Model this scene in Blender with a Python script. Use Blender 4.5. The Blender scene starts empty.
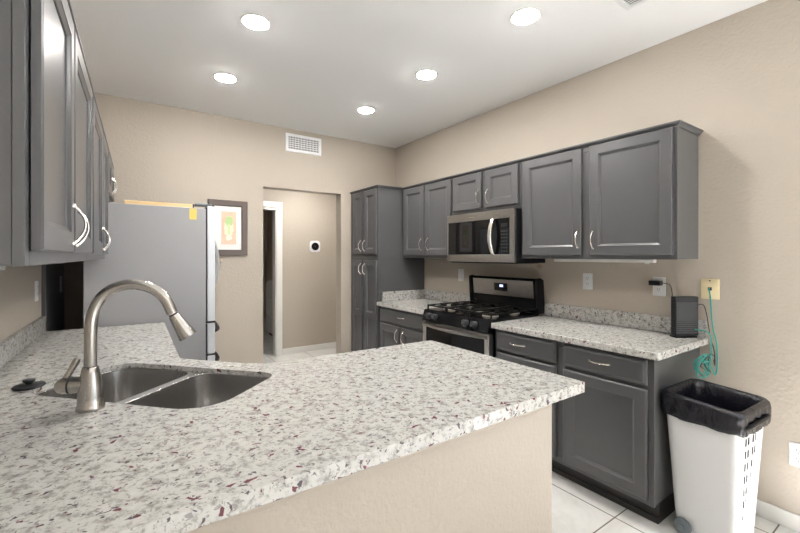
import bpy, bmesh, math, random
from mathutils import Vector, Matrix
PI = math.pi
sc = bpy.context.scene
COL = sc.collection
random.seed(7)

# ------------------------------------------------------------------ camera
H = 1.3932
cd = bpy.data.cameras.new('camera'); cam = bpy.data.objects.new('camera', cd); COL.objects.link(cam)
cam.location = (0, 0, H)
cam.rotation_euler = (PI/2, 0, -0.6063)
cd.sensor_width = 36.0
cd.lens = 397.49*36/800
cd.shift_y = -(266.5-255.74)/800
cd.clip_start = 0.02
sc.camera = cam

# ------------------------------------------------------------------ world, light, exposure
w = bpy.data.worlds.new('world'); sc.world = w; w.use_nodes = True
bg = w.node_tree.nodes['Background']
bg.inputs[0].default_value = (0.75, 0.86, 1.0, 1); bg.inputs[1].default_value = 1.0
sc.view_settings.view_transform = 'Standard'
sc.view_settings.look = 'None'
sc.view_settings.exposure = 0.29
sc.view_settings.gamma = 1.0
sc.view_settings.use_curve_mapping = False

def area(name, loc, rot, sx, sy, power, color):
    l = bpy.data.lights.new(name, 'AREA'); l.shape = 'RECTANGLE'; l.size = sx; l.size_y = sy
    l.energy = power; l.color = color
    o = bpy.data.objects.new(name, l); COL.objects.link(o); o.location = loc; o.rotation_euler = rot
    return o
# added fill lights at two unseen windows put in behind the camera
area('added_rear_fill', (2.2, -3.12, 1.35), (PI/2, 0, 0), 1.6, 2.0, 5, (0.86, 0.93, 1.0))
area('added_side_fill', (2.74, -1.6, 1.5), (PI/2, 0, PI/2), 1.9, 1.3, 22, (0.86, 0.93, 1.0))
# low sun added to bounce off the unseen floor onto the ceiling
sl = bpy.data.lights.new('sun', 'SUN'); sl.energy = 92; sl.angle = .01; sl.color = (.98, .98, 1.0)
so = bpy.data.objects.new('sun', sl); COL.objects.link(so); so.rotation_euler = (math.radians(44), 0, math.radians(16))
CAN_L = 265.0
CAN_COLOR = (1.0, 0.965, 0.925)
HALL_W = 20.0

# ------------------------------------------------------------------ materials
MATS = {}
def newmat(name):
    m = bpy.data.materials.new(name); m.use_nodes = True
    MATS[name] = m
    nt = m.node_tree
    return m, nt, nt.nodes['Principled BSDF']
def N(nt, t, **kw):
    n = nt.nodes.new(t)
    for k, v in kw.items(): setattr(n, k, v)
    return n
def coords(nt, scale=(1, 1, 1), rot=(0, 0, 0)):
    tc = N(nt, 'ShaderNodeTexCoord'); mp = N(nt, 'ShaderNodeMapping')
    mp.inputs['Scale'].default_value = scale; mp.inputs['Rotation'].default_value = rot
    nt.links.new(tc.outputs['Object'], mp.inputs['Vector'])
    return mp.outputs['Vector']
def noise(nt, vec, scale, detail=2, rough=.5, dist=0):
    n = N(nt, 'ShaderNodeTexNoise')
    n.inputs['Scale'].default_value = scale; n.inputs['Detail'].default_value = detail
    n.inputs['Roughness'].default_value = rough; n.inputs['Distortion'].default_value = dist
    nt.links.new(vec, n.inputs['Vector']); return n.outputs['Fac']
def ramp(nt, fac, stops):
    r = N(nt, 'ShaderNodeValToRGB'); e = r.color_ramp.elements
    while len(e) < len(stops): e.new(.5)
    for i, (p, c) in enumerate(stops):
        e[i].position = p; e[i].color = c if len(c) == 4 else (*c, 1)
    nt.links.new(fac, r.inputs['Fac']); return r.outputs['Color']
def mix(nt, fac, a, b):
    m = N(nt, 'ShaderNodeMix', data_type='RGBA')
    for sock, v in ((m.inputs[0], fac), (m.inputs[6], a), (m.inputs[7], b)):
        if hasattr(v, 'is_output'): nt.links.new(v, sock)
        else: sock.default_value = v if not isinstance(v, tuple) else ((*v, 1) if len(v) == 3 else v)
    return m.outputs[2]
def bump(nt, bsdf, h, strength, dist=.002):
    b = N(nt, 'ShaderNodeBump'); b.inputs['Strength'].default_value = strength; b.inputs['Distance'].default_value = dist
    nt.links.new(h, b.inputs['Height']); nt.links.new(b.outputs['Normal'], bsdf.inputs['Normal'])
def simple(name, col, rough=.5, metal=0, var=.04, vscale=30, bmp=0, bscale=200, coat=0, spec=.5, stretch=(1, 1, 1)):
    m, nt, b = newmat(name)
    v = coords(nt, stretch)
    c = mix(nt, noise(nt, v, vscale, 3), tuple(x*(1-var) for x in col), tuple(min(1, x*(1+var)) for x in col))
    nt.links.new(c, b.inputs['Base Color'])
    b.inputs['Roughness'].default_value = rough; b.inputs['Metallic'].default_value = metal
    b.inputs['Coat Weight'].default_value = coat; b.inputs['Coat Roughness'].default_value = .12
    b.inputs['Specular IOR Level'].default_value = spec
    if bmp: bump(nt, b, noise(nt, v, bscale, 2), bmp)
    return m
def emit(name, col, strength):
    m, nt, b = newmat(name)
    b.inputs['Base Color'].default_value = (*col, 1)
    b.inputs['Emission Color'].default_value = (*col, 1); b.inputs['Emission Strength'].default_value = strength
    return m
def brushed(name, col, rough, axis):
    m, nt, b = newmat(name)
    st = [60, 60, 60]; st[axis] = 1.2
    v = coords(nt, tuple(st))
    n = noise(nt, v, 8, 3)
    nt.links.new(mix(nt, n, tuple(x*.94 for x in col), tuple(min(1, x*1.05) for x in col)), b.inputs['Base Color'])
    b.inputs['Metallic'].default_value = 1.0
    r = N(nt, 'ShaderNodeMapRange'); r.inputs[3].default_value = rough-.05; r.inputs[4].default_value = rough+.07
    nt.links.new(n, r.inputs[0]); nt.links.new(r.outputs[0], b.inputs['Roughness'])
    return m

WALL = (0.45, 0.40, 0.338)
def wallmat(name, col, stain=False):
    m, nt, b = newmat(name)
    v = coords(nt)
    c = mix(nt, noise(nt, v, 3, 3), tuple(x*.98 for x in col), tuple(x*1.02 for x in col))
    if stain:   # heat stain on the wall above the range
        tc = N(nt, 'ShaderNodeTexCoord'); mp = N(nt, 'ShaderNodeMapping')
        mp.inputs['Location'].default_value = (-2.8*2, -2.03*13, -1.305*13); mp.inputs['Scale'].default_value = (2, 13, 13)
        nt.links.new(tc.outputs['Object'], mp.inputs['Vector'])
        ln = N(nt, 'ShaderNodeVectorMath', operation='LENGTH'); nt.links.new(mp.outputs['Vector'], ln.inputs[0])
        ad = N(nt, 'ShaderNodeMath', operation='ADD'); nt.links.new(ln.outputs['Value'], ad.inputs[0])
        nt.links.new(noise(nt, v, 22, 4), ad.inputs[1])
        f = ramp(nt, ad.outputs[0], [(.45, (.75, .75, .75)), (1.0, (0, 0, 0))])
        c = mix(nt, f, c, (.33, .17, .06))
    nt.links.new(c, b.inputs['Base Color'])
    b.inputs['Roughness'].default_value = .55; b.inputs['Specular IOR Level'].default_value = .3
    bump(nt, b, noise(nt, v, 58, 3, .55), .7, .004)
    return m
wallmat('wall_paint', WALL); wallmat('wall_paint_stained', WALL, True)
m, nt, b = newmat('ceiling_paint'); v = coords(nt)
b.inputs['Base Color'].default_value = (.90, .90, .90, 1); b.inputs['Roughness'].default_value = .8
bump(nt, b, noise(nt, v, 90, 3), .3, .004)
simple('white_trim', (.78, .77, .74), .35, var=.01)

# floor: large pale porcelain tiles on the axes of the room
m, nt, b = newmat('floor_tile')
tc = N(nt, 'ShaderNodeTexCoord'); sx = N(nt, 'ShaderNodeSeparateXYZ'); nt.links.new(tc.outputs['Object'], sx.inputs[0])
masks = []; cells = []
for i, o0 in ((0, 2.145), (1, 1.087)):
    s = N(nt, 'ShaderNodeMath', operation='SUBTRACT'); nt.links.new(sx.outputs[i], s.inputs[0]); s.inputs[1].default_value = o0-20*.514
    d = N(nt, 'ShaderNodeMath', operation='DIVIDE'); nt.links.new(s.outputs[0], d.inputs[0]); d.inputs[1].default_value = .514
    fr = N(nt, 'ShaderNodeMath', operation='FRACT'); nt.links.new(d.outputs[0], fr.inputs[0])
    s2 = N(nt, 'ShaderNodeMath', operation='SUBTRACT'); nt.links.new(fr.outputs[0], s2.inputs[0]); s2.inputs[1].default_value = .5
    a = N(nt, 'ShaderNodeMath', operation='ABSOLUTE'); nt.links.new(s2.outputs[0], a.inputs[0])
    g = N(nt, 'ShaderNodeMath', operation='GREATER_THAN'); nt.links.new(a.outputs[0], g.inputs[0]); g.inputs[1].default_value = .5-.0036/.514
    masks.append(g.outputs[0])
mx = N(nt, 'ShaderNodeMath', operation='MAXIMUM'); nt.links.new(masks[0], mx.inputs[0]); nt.links.new(masks[1], mx.inputs[1])
v = coords(nt)
tile = ramp(nt, noise(nt, v, 3.2, 8, .62, 1.2), [(.3, (.60, .585, .55)), (.5, (.71, .70, .67)), (.7, (.77, .765, .74))])
nt.links.new(mix(nt, mx.outputs[0], tile, (.13, .115, .10)), b.inputs['Base Color'])
b.inputs['Roughness'].default_value = .28

# granite: cream white, grey clouds, dark flecks, burgundy blotches
def granite(name, rot):
    m, nt, b = newmat(name)
    v = coords(nt, (1.0, 1.0, 1.0), rot)
    base = ramp(nt, noise(nt, v, 34, 6, .7), [(.35, (.27, .26, .24)), (.43, (.41, .40, .375)), (.50, (.52, .515, .49)), (.72, (.58, .58, .56))])
    v1 = coords(nt, (1, 1, 1), (.5, .7, .2))
    grey = ramp(nt, noise(nt, v1, 78, 3, .6, .6), [(.56, (0, 0, 0)), (.63, (.8, .8, .8))])
    c = mix(nt, grey, base, (.24, .225, .22))
    vo = coords(nt, (0.85, 1.1, 1.0), (.3, .2, math.radians(30)))
    dark = ramp(nt, noise(nt, vo, 58, 2.5, .6, .5), [(.625, (0, 0, 0)), (.66, (.92, .92, .92))])
    c = mix(nt, dark, c, (.075, .06, .068))
    vo2 = coords(nt, (0.9, 1.1, 1.0), (.9, .4, math.radians(55)))
    burg = ramp(nt, noise(nt, vo2, 36, 2, .5, .5), [(.665, (0, 0, 0)), (.69, (.95, .95, .95))])
    c = mix(nt, burg, c, (.13, .03, .045))
    nt.links.new(c, b.inputs['Base Color'])
    b.inputs['Roughness'].default_value = .16; b.inputs['Specular IOR Level'].default_value = .45
    return m
granite('granite', (0, 0, .4))

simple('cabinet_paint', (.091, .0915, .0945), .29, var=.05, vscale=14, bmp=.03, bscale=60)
simple('cabinet_toe', (.03, .026, .024), .5)
simple('underside_white', (.55, .53, .50), .5)
simple('nickel', (.74, .70, .65), .24, 1, .03)
brushed('faucet_nickel', (.46, .44, .415), .24, 2)
brushed('stainless_h', (.35, .333, .316), .28, 0)
brushed('stainless_v', (.62, .61, .60), .28, 2)
brushed('sink_steel', (.62, .61, .60), .22, 2)
simple('fridge_grey', (.37, .37, .38), .36, .2, .03, vscale=60, bmp=.12, bscale=320)
simple('fridge_door', (.74, .76, .80), .30, .25, .02)
simple('black_enamel', (.006, .006, .007), .10, 0, .1, spec=.16)
simple('black_plastic', (.009, .009, .010), .35, 0, .1, spec=.18)
simple('black_glass', (.005, .005, .006), .04, 0, .05, spec=.35)
simple('cast_iron', (.011, .0105, .010), .5, 0, .15, bmp=.1, spec=.15)
simple('burner_metal', (.55, .50, .42), .35, .8)
simple('rubber_black', (.016, .016, .018), .55)
simple('white_plastic', (.80, .81, .82), .38, var=.01)
simple('ivory_plastic', (.78, .67, .42), .4, var=.01)
simple('slot_dark', (.02, .02, .02), .6, spec=.2)
simple('lamp_white', (.80, .79, .76), .35, var=.01)
emit('can_glow', CAN_COLOR, CAN_L)
emit('display_glow', (.45, .55, 1.0), 2.5)
simple('bin_plastic', (.82, .83, .84), .32, var=.01)
simple('wheel_grey', (.16, .19, .21), .5)
m, nt, b = newmat('bag_plastic')
v = coords(nt, (1, 1, .35))
b.inputs['Base Color'].default_value = (.009, .009, .014, 1); b.inputs['Roughness'].default_value = .16
bump(nt, b, noise(nt, v, 24, 4, .65, 1.2), .6, .014)
simple('cable_green', (.03, .36, .30), .4)
simple('cable_black', (.02, .018, .02), .5)
simple('router_body', (.013, .0135, .015), .42, 0, .08, spec=.3)
simple('router_panel', (.04, .042, .045), .30, spec=.3)
simple('frame_brown', (.115, .088, .078), .42, var=.08)
simple('mat_white', (.82, .82, .80), .6, var=.01)
simple('light_wood', (.72, .52, .27), .5, var=.12, vscale=12, stretch=(1, 14, 14))
simple('dark_red', (.16, .02, .025), .4)
simple('note_yellow', (.80, .62, .16), .7, var=.02)
simple('brass_cream', (.72, .62, .42), .4)
simple('dresser_grey', (.50, .49, .47), .45)
simple('sky_glass', (.7, .8, .9), .1)
# picture: soft green plant on peach, painted as noise blobs
m, nt, b = newmat('art_print')
tc = N(nt, 'ShaderNodeTexCoord'); sx = N(nt, 'ShaderNodeSeparateXYZ'); nt.links.new(tc.outputs['Generated'], sx.inputs[0])
v = coords(nt)
def blob(cx, cz, rx, rz):
    outs = []
    for i, c0, r0 in ((0, cx, rx), (2, cz, rz)):
        s = N(nt, 'ShaderNodeMath', operation='SUBTRACT'); nt.links.new(sx.outputs[i], s.inputs[0]); s.inputs[1].default_value = c0
        d = N(nt, 'ShaderNodeMath', operation='DIVIDE'); nt.links.new(s.outputs[0], d.inputs[0]); d.inputs[1].default_value = r0
        p = N(nt, 'ShaderNodeMath', operation='POWER'); nt.links.new(d.outputs[0], p.inputs[0]); p.inputs[1].default_value = 2
        outs.append(p.outputs[0])
    a = N(nt, 'ShaderNodeMath', operation='ADD'); nt.links.new(outs[0], a.inputs[0]); nt.links.new(outs[1], a.inputs[1])
    a2 = N(nt, 'ShaderNodeMath', operation='ADD'); nt.links.new(a.outputs[0], a2.inputs[0]); nt.links.new(noise(nt, v, 40, 3), a2.inputs[1])
    return ramp(nt, a2.outputs[0], [(.9, (1, 1, 1)), (1.6, (0, 0, 0))])
c = mix(nt, noise(nt, v, 30, 3), (.66, .40, .29), (.78, .56, .42))
c = mix(nt, blob(.5, .52, .45, .52), c, (.80, .74, .55))
c = mix(nt, blob(.5, .70, .42, .22), c, (.42, .58, .25))
c = mix(nt, blob(.5, .42, .16, .30), c, (.55, .66, .36))
c = mix(nt, blob(.5, .20, .30, .12), c, (.80, .78, .68))
nt.links.new(c, b.inputs['Base Color']); b.inputs['Roughness'].default_value = .5

# ------------------------------------------------------------------ mesh helpers
def finish(name, bm, mat, parent=None, loc=None, angle=35, bevel=0, seg=2, smooth=True):
    bmesh.ops.recalc_face_normals(bm, faces=bm.faces)
    me = bpy.data.meshes.new(name); bm.to_mesh(me); bm.free()
    if smooth:
        for p in me.polygons: p.use_smooth = True
        me.set_sharp_from_angle(angle=math.radians(angle))
    mats = mat if isinstance(mat, (list, tuple)) else [mat]
    for x in mats: me.materials.append(MATS[x])
    o = bpy.data.objects.new(name, me); COL.objects.link(o)
    if parent is not None: o.parent = parent
    if loc is not None: o.location = loc
    if bevel:
        md = o.modifiers.new('bevel', 'BEVEL'); md.width = bevel; md.segments = seg; md.limit_method = 'ANGLE'
        md.angle_limit = math.radians(40); md.harden_normals = False
    return o
def box(bm, x0, x1, y0, y1, z0, z1, mi=0):
    vs = [bm.verts.new((x, y, z)) for x in (x0, x1) for y in (y0, y1) for z in (z0, z1)]
    for f in ((0, 1, 3, 2), (4, 6, 7, 5), (0, 4, 5, 1), (2, 3, 7, 6), (0, 2, 6, 4), (1, 5, 7, 3)):
        bm.faces.new([vs[i] for i in f]).material_index = mi
    return vs
def boxes(name, lst, mat, parent=None, loc=None, bevel=0, seg=2):
    bm = bmesh.new()
    for b in lst: box(bm, *b)
    return finish(name, bm, mat, parent, loc, bevel=bevel, seg=seg)
def tube(bm, pts, rad, n=12, caps=True):
    pts = [Vector(p) for p in pts]
    rads = rad if isinstance(rad, (list, tuple)) else [rad]*len(pts)
    prev = None; rings = []
    for i, p in enumerate(pts):
        t = (pts[min(i+1, len(pts)-1)]-pts[max(i-1, 0)]).normalized()
        if prev is None:
            a = Vector((0, 0, 1)) if abs(t.z) < .9 else Vector((1, 0, 0))
            u = t.cross(a).normalized()
        else:
            u = (prev-t*prev.dot(t)).normalized()
        prev = u; w_ = t.cross(u)
        rings.append([bm.verts.new(p+(u*math.cos(2*PI*k/n)+w_*math.sin(2*PI*k/n))*rads[i]) for k in range(n)])
    for a, b_ in zip(rings, rings[1:]):
        for k in range(n): bm.faces.new((a[k], a[(k+1) % n], b_[(k+1) % n], b_[k]))
    if caps:
        bm.faces.new(rings[0][::-1]); bm.faces.new(rings[-1])
def lathe(bm, prof, n=32, M=None, cap=True):
    rings = []
    for r, z in prof:
        ring = []
        for k in range(n):
            p = Vector((r*math.cos(2*PI*k/n), r*math.sin(2*PI*k/n), z))
            ring.append(bm.verts.new(M @ p if M else p))
        rings.append(ring)
    for a, b_ in zip(rings, rings[1:]):
        for k in range(n): bm.faces.new((a[k], a[(k+1) % n], b_[(k+1) % n], b_[k]))
    if cap:
        bm.faces.new(rings[0][::-1]); bm.faces.new(rings[-1])
def axis_matrix(origin, direction):
    d = Vector(direction).normalized()
    return Matrix.Translation(Vector(origin)) @ d.to_track_quat('Z', 'Y').to_matrix().to_4x4()
def rrect(x0, x1, y0, y1, r, n=6):
    """rounded rectangle outline; r is one radius or four (x0y0, x1y0, x1y1, x0y1)"""
    rs = r if isinstance(r, (list, tuple)) else [r]*4
    out = []
    for (cx, cy, a0), rr in zip(((x0, y0, PI), (x1, y0, 1.5*PI), (x1, y1, 0), (x0, y1, .5*PI)), rs):
        px = cx+rr if cx == x0 else cx-rr; py = cy+rr if cy == y0 else cy-rr
        for k in range(n+1):
            a = a0+.5*PI*k/n
            out.append((px+rr*math.cos(a), py+rr*math.sin(a)))
    return out
def loft(bm, rings, close_first=False, close_last=False, mi=0):
    vr = [[bm.verts.new(p) for p in r] for r in rings]
    n = len(vr[0])
    for a, b_ in zip(vr, vr[1:]):
        for k in range(n): bm.faces.new((a[k], a[(k+1) % n], b_[(k+1) % n], b_[k])).material_index = mi
    if close_first: bm.faces.new(vr[0][::-1])
    if close_last: bm.faces.new(vr[-1])
    return vr
def prism(bm, poly, z0, z1, holes=()):
    loops_ = [poly]+list(holes)
    tops = [[bm.verts.new((x, y, z1)) for x, y in l] for l in loops_]
    bots = [[bm.verts.new((x, y, z0)) for x, y in l] for l in loops_]
    for t, b_ in zip(tops, bots):
        n = len(t)
        for k in range(n): bm.faces.new((b_[k], b_[(k+1) % n], t[(k+1) % n], t[k]))
    for ls in (tops, bots):
        es = []
        for l in ls:
            for k in range(len(l)):
                es.append(bm.edges.get((l[k], l[(k+1) % len(l)])))
        bmesh.ops.triangle_fill(bm, use_beauty=True, use_dissolve=False, edges=es)
def sweep(bm, path, prof, side=1):
    """profile (outward, z) along a plan polyline with mitres; outward is to the right of travel if side=1"""
    P = [Vector((x, y)) for x, y in path]; rings = []
    for i, p in enumerate(P):
        ns = []
        for a, b_ in ((i-1, i), (i, i+1)):
            if 0 <= a and b_ < len(P):
                d = (P[b_]-P[a]).normalized(); ns.append(Vector((d.y, -d.x))*side)
        n = ns[0] if len(ns) == 1 else (ns[0]+ns[1])/(1+ns[0].dot(ns[1]))
        rings.append([bm.verts.new((p.x+n.x*o, p.y+n.y*o, z)) for o, z in prof])
    m_ = len(prof)
    for a, b_ in zip(rings, rings[1:]):
        for k in range(m_): bm.faces.new((a[k], a[(k+1) % m_], b_[(k+1) % m_], b_[k]))
    bm.faces.new(rings[0][::-1]); bm.faces.new(rings[-1])
def smoothpts(pts, sub=6):
    P = [Vector(p) for p in pts]; out = []
    for i in range(len(P)-1):
        p0 = P[max(i-1, 0)]; p1 = P[i]; p2 = P[i+1]; p3 = P[min(i+2, len(P)-1)]
        for s in range(sub):
            t = s/sub
            out.append(.5*((2*p1)+(p2-p0)*t+(2*p0-5*p1+4*p2-p3)*t*t+(3*p1-p0-3*p2+p3)*t**3))
    out.append(P[-1]); return out

# ------------------------------------------------------------------ naming helpers
def tag(o, label, cat, group=None):
    o['label'] = label; o['category'] = cat
    if group: o['group'] = group
    return o
def thing(name, label, cat, loc=(0, 0, 0), rz=0, group=None):
    o = bpy.data.objects.new(name, None); COL.objects.link(o); o.empty_display_size = .1
    o.location = loc; o.rotation_euler = (0, 0, rz)
    return tag(o, label, cat, group)
def struct(name, lst, mat, bevel=0):
    o = boxes(name, lst, mat, bevel=bevel); o['kind'] = 'structure'; return o
def dup(root, loc, rz=None, label=None, group=None):
    r = root.copy(); COL.objects.link(r); r.location = loc
    if rz is not None: r.rotation_euler = (0, 0, rz)
    if label: r['label'] = label
    if group: r['group'] = group
    for ch in list(root.children):
        c = ch.copy(); COL.objects.link(c); c.parent = r
        for g in ch.children:
            d = g.copy(); COL.objects.link(d); d.parent = c
    return r

# ------------------------------------------------------------------ the room
XW, YB, ZC = 2.80, 4.144, 2.745
LA = math.radians(1.3)                       # the left wall runs 1.3 degrees off the right one
LX = -0.507
def LW(xp, yp):                              # left-wall frame (distance from wall, distance along) -> plan point
    return (LX+xp*math.cos(LA)+yp*math.sin(LA), -xp*math.sin(LA)+yp*math.cos(LA))
struct('floor', [(-.9, 4.2, -3.4, 9.2, -.1, 0)], 'floor_tile')
struct('ceiling', [(-.9, 2.95, -3.4, 4.27, ZC, ZC+.12)], 'ceiling_paint')
struct('wall_right', [(XW, XW+.12, -.6, YB, 0, ZC), (XW, XW+.12, -3.3, -2.6, 0, ZC), (XW, XW+.12, -2.6, -.6, 0, .8), (XW, XW+.12, -2.6, -.6, 2.2, ZC)], 'wall_paint_stained')
struct('added_window_2', [(XW+.03, XW+.09, -2.6, -.6, .8, .86), (XW+.03, XW+.09, -2.6, -.6, 2.14, 2.2), (XW+.03, XW+.09, -2.6, -2.54, .86, 2.14), (XW+.03, XW+.09, -.66, -.6, .86, 2.14), (XW+.03, XW+.09, -1.63, -1.57, .86, 2.14)], 'white_trim')  # unseen side window, added as an opening for the fill light
bm = bmesh.new()
prism(bm, [LW(-.12, -3.2), LW(0, -3.2), LW(0, 4.1425), LW(-.12, 4.1425)], 0, ZC)
finish('wall_left', bm, 'wall_paint')['kind'] = 'structure'
DX0, DX1, DZ = 1.168, 2.048, 2.103
struct('wall_back', [(-.9, DX0, YB, YB+.125, 0, ZC), (DX1, 3.2, YB, YB+.125, 0, ZC), (DX0, DX1, YB, YB+.125, DZ, ZC)], 'wall_paint')
# rear wall behind the camera, with a wide window added to let light in
struct('wall_front', [(-.9, 1.3, -3.3, -3.2, 0, ZC), (3.1, 3.2, -3.3, -3.2, 0, ZC), (1.3, 3.1, -3.3, -3.2, 0, .3), (1.3, 3.1, -3.3, -3.2, 2.4, ZC)], 'wall_paint')
struct('added_window_1', [(1.3, 3.1, -3.28, -3.22, .3, .36), (1.3, 3.1, -3.28, -3.22, 2.34, 2.4), (1.3, 1.36, -3.28, -3.22, .36, 2.34), (2.74, 2.8, -3.28, -3.22, .36, 2.34), (2.02, 2.08, -3.28, -3.22, .36, 2.34)], 'white_trim')
# pony wall of the peninsula
struct('wall_peninsula', [(-.47, 1.389, .95, 1.07, 0, .8735)], 'wall_paint')
# hallway and the room behind it
HY = 5.53
struct('wall_hall', [(-.9, .93, HY, HY+.12, 0, 2.5), (1.735, 4.1, HY, HY+.12, 0, 2.5), (.93, 1.735, HY, HY+.12, 2.058, 2.5)], 'wall_paint')
struct('wall_hall_left', [(-.9, -.8, YB+.125, HY, 0, 2.5)], 'wall_paint')
struct('wall_hall_right', [(3.1, 3.2, YB+.125, HY, 0, 2.5)], 'wall_paint')
struct('ceiling_hall', [(-.9, 4.2, YB+.126, 9.2, 2.5, 2.6)], 'ceiling_paint')
struct('wall_bedroom', [(-.9, 4.2, 9.0, 9.12, 0, 2.5)], 'wall_paint')
struct('wall_bedroom_left', [(-.9, -.8, HY+.12, 9.0, 0, 2.5)], 'wall_paint')
struct('wall_bedroom_right', [(2.62, 2.74, HY+.12, 9.0, 0, 2.5)], 'wall_paint')
struct('baseboard_right', [(XW-.013, XW, -3.2, .90, 0, .085)], 'white_trim', .004)
struct('baseboard_hall', [(1.822, 3.1, HY-.013, HY, 0, .085)], 'white_trim', .004)
struct('baseboard_back', [(.60, DX0, YB-.013, YB, 0, .085)], 'white_trim', .004)
struct('trim_1', [(1.735, 1.818, HY-.02, HY, 0, 2.142), (.85, .93, HY-.02, HY, 0, 2.142), (.93, 1.735, HY-.02, HY, 2.06, 2.142),
                  (1.722, 1.7345, HY-.012, HY+.12, 0, 2.057), (.931, .965, HY-.012, HY+.12, 0, 2.057), (.966, 1.7215, HY-.012, HY+.12, 2.025, 2.057)], 'white_trim', .003)
l = bpy.data.lights.new('hall_lamp', 'AREA'); l.shape = 'DISK'; l.size = .25; l.energy = HALL_W; l.color = CAN_COLOR
o = bpy.data.objects.new('hall_lamp', l); COL.objects.link(o); o.location = (2.05, 4.85, 2.46)
l2 = bpy.data.lights.new('added_bedroom_fill', 'AREA'); l2.shape = 'DISK'; l2.size = .3; l2.energy = 5; l2.color = CAN_COLOR  # unseen light added so the dresser shows in the dark room
o = bpy.data.objects.new('added_bedroom_fill', l2); COL.objects.link(o); o.location = (.9, 6.6, 2.46)

# ------------------------------------------------------------------ cabinet builder (front looks to local -y)
P_ = 'cabinet_paint'
def pull(parent, x, z, vertical=True, L=.112):
    bm = bmesh.new()
    pts = []; rad = []
    n = 14
    for i in range(n+1):
        t = i/n; s = (t-.5)*L
        out = -.02-.030*math.sin(PI*t)**.75
        pts.append((s, out)); rad.append(.0036+.0022*abs(2*t-1)**3)
    tube(bm, [(x, o, z+s) if vertical else (x+s, o, z) for s, o in pts], rad, 10)
    for s in (-L/2, L/2):
        c = (x, -.0195, z+s) if vertical else (x+s, -.0195, z)
        lathe(bm, [(.0085, 0), (.008, .004), (.0055, .008)], 12, axis_matrix(c, (0, -1, 0)))
    return finish('handle', bm, 'nickel', parent)
def front_panel(name, parent, x0, x1, z0, z1, mids=(), slab=False, mat=P_):
    """cabinet door (framed, recessed panel) or slab drawer front"""
    bm = bmesh.new(); W = x1-x0; Hh = z1-z0
    def ring(d, y, X0=0, X1=None, Z0=0, Z1=None):
        X1 = W if X1 is None else X1; Z1 = Hh if Z1 is None else Z1
        return [(X0+d, y, Z0+d), (X1-d, y, Z0+d), (X1-d, y, Z1-d), (X0+d, y, Z1-d)]
    if slab:
        loft(bm, [ring(0, -.0005), ring(0, -.011), ring(.004, -.0145), ring(.011, -.0165), ring(.016, -.020)], True, True)
    else:
        c = .005; s = .058
        loft(bm, [ring(0, -.0005), ring(0, -.0165), ring(c, -.020)], True)
        xs = [c, s, W-s, W-c]; zs = [c, s]
        for mz in mids: zs += [mz-z0-s*.5, mz-z0+s*.5]
        zs += [Hh-s, Hh-c]
        g = {(i, j): bm.verts.new((x, -.020, z)) for i, x in enumerate(xs) for j, z in enumerate(zs)}
        for i in range(3):
            for j in range(len(zs)-1):
                if i == 1 and j % 2 == 1:
                    X0, X1, Z0, Z1 = xs[1], xs[2], zs[j], zs[j+1]
                    loft(bm, [ring(0, -.020, X0, X1, Z0, Z1), ring(.002, -.0175, X0, X1, Z0, Z1), ring(.0125, -.0110, X0, X1, Z0, Z1), ring(.014, -.0065, X0, X1, Z0, Z1)], False, True)
                else:
                    bm.faces.new((g[i, j], g[i+1, j], g[i+1, j+1], g[i, j+1]))
        bmesh.ops.remove_doubles(bm, verts=bm.verts, dist=1e-5)
    o = finish(name, bm, mat, parent, (x0, -.003, z0), angle=12)
    return o
def front(parent, kind, x0, x1, z0, z1, hx=None, hz=None, mids=()):
    o = front_panel('drawer' if kind == 'drawer' else 'door', parent, x0, x1, z0, z1, mids, kind == 'drawer')
    if hx is not None: pull(o, hx-x0, hz-z0, kind != 'drawer')
    return o
def carcass(parent, w_, d, z0, z1, ss=(.02, .02), open_top=False):
    """box set behind a face frame; side panels sit 3 mm in from the frame"""
    boxes('carcass', [(.003, w_-.003, .0195, d, z0+.002, z1)], P_, parent, bevel=.0015)
    fw = .04
    boxes('face_frame', [(0, fw, 0, .019, z0, z1), (w_-fw, w_, 0, .019, z0, z1), (fw, w_-fw, 0, .019, z1-fw, z1), (fw, w_-fw, 0, .019, z0, z0+fw)], P_, parent, bevel=.0012)
def stile(parent, x0, x1, z0, z1):
    return boxes('center_stile', [(x0, x1, .0005, .0188, z0, z1)], P_, parent)
RZ = -PI/2
XU = 2.497           # face frame plane of the right wall cabinets
ZU0, ZU1 = 1.372, 2.112
# right wall cabinets -------------------------------------------------
def at(Y0): return lambda Y: Y0-Y
t = thing('wall_cabinet', 'grey two-door wall cabinet between the tall pantry and the microwave', 'cabinet', (XU, 3.538, 0), RZ, 'grey cabinets along the right wall')
f = at(3.538); carcass(t, .798, .302, ZU0, ZU1)
front(t, 'door', f(3.512), f(3.152), 1.396, 2.102, f(3.192), 1.507)
front(t, 'door', f(3.138), f(2.752), 1.396, 2.102, f(3.085), 1.507)
t = thing('wall_cabinet', 'short grey two-door wall cabinet directly above the microwave', 'cabinet', (XU, 2.737, 0), RZ, 'grey cabinets along the right wall')
f = at(2.737); carcass(t, .766, .302, 1.762, ZU1); stile(t, f(2.37), f(2.325), 1.80, 2.07)
front(t, 'door', f(2.717), f(2.371), 1.795, 2.102, f(2.398), 1.891)
front(t, 'door', f(2.323), f(1.989), 1.795, 2.102, f(2.292), 1.887)
t = thing('wall_cabinet', 'large grey two-door wall cabinet with an exposed end, right of the microwave', 'cabinet', (XU, 1.968, 0), RZ, 'grey cabinets along the right wall')
f = at(1.968); carcass(t, 1.042, .302, ZU0, ZU1); stile(t, f(1.475), f(1.418), 1.40, 2.07)
front(t, 'door', f(1.943), f(1.474), 1.396, 2.102, f(1.497), 1.503)
front(t, 'door', f(1.419), f(.944), 1.396, 2.102, f(1.392), 1.495)
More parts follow.
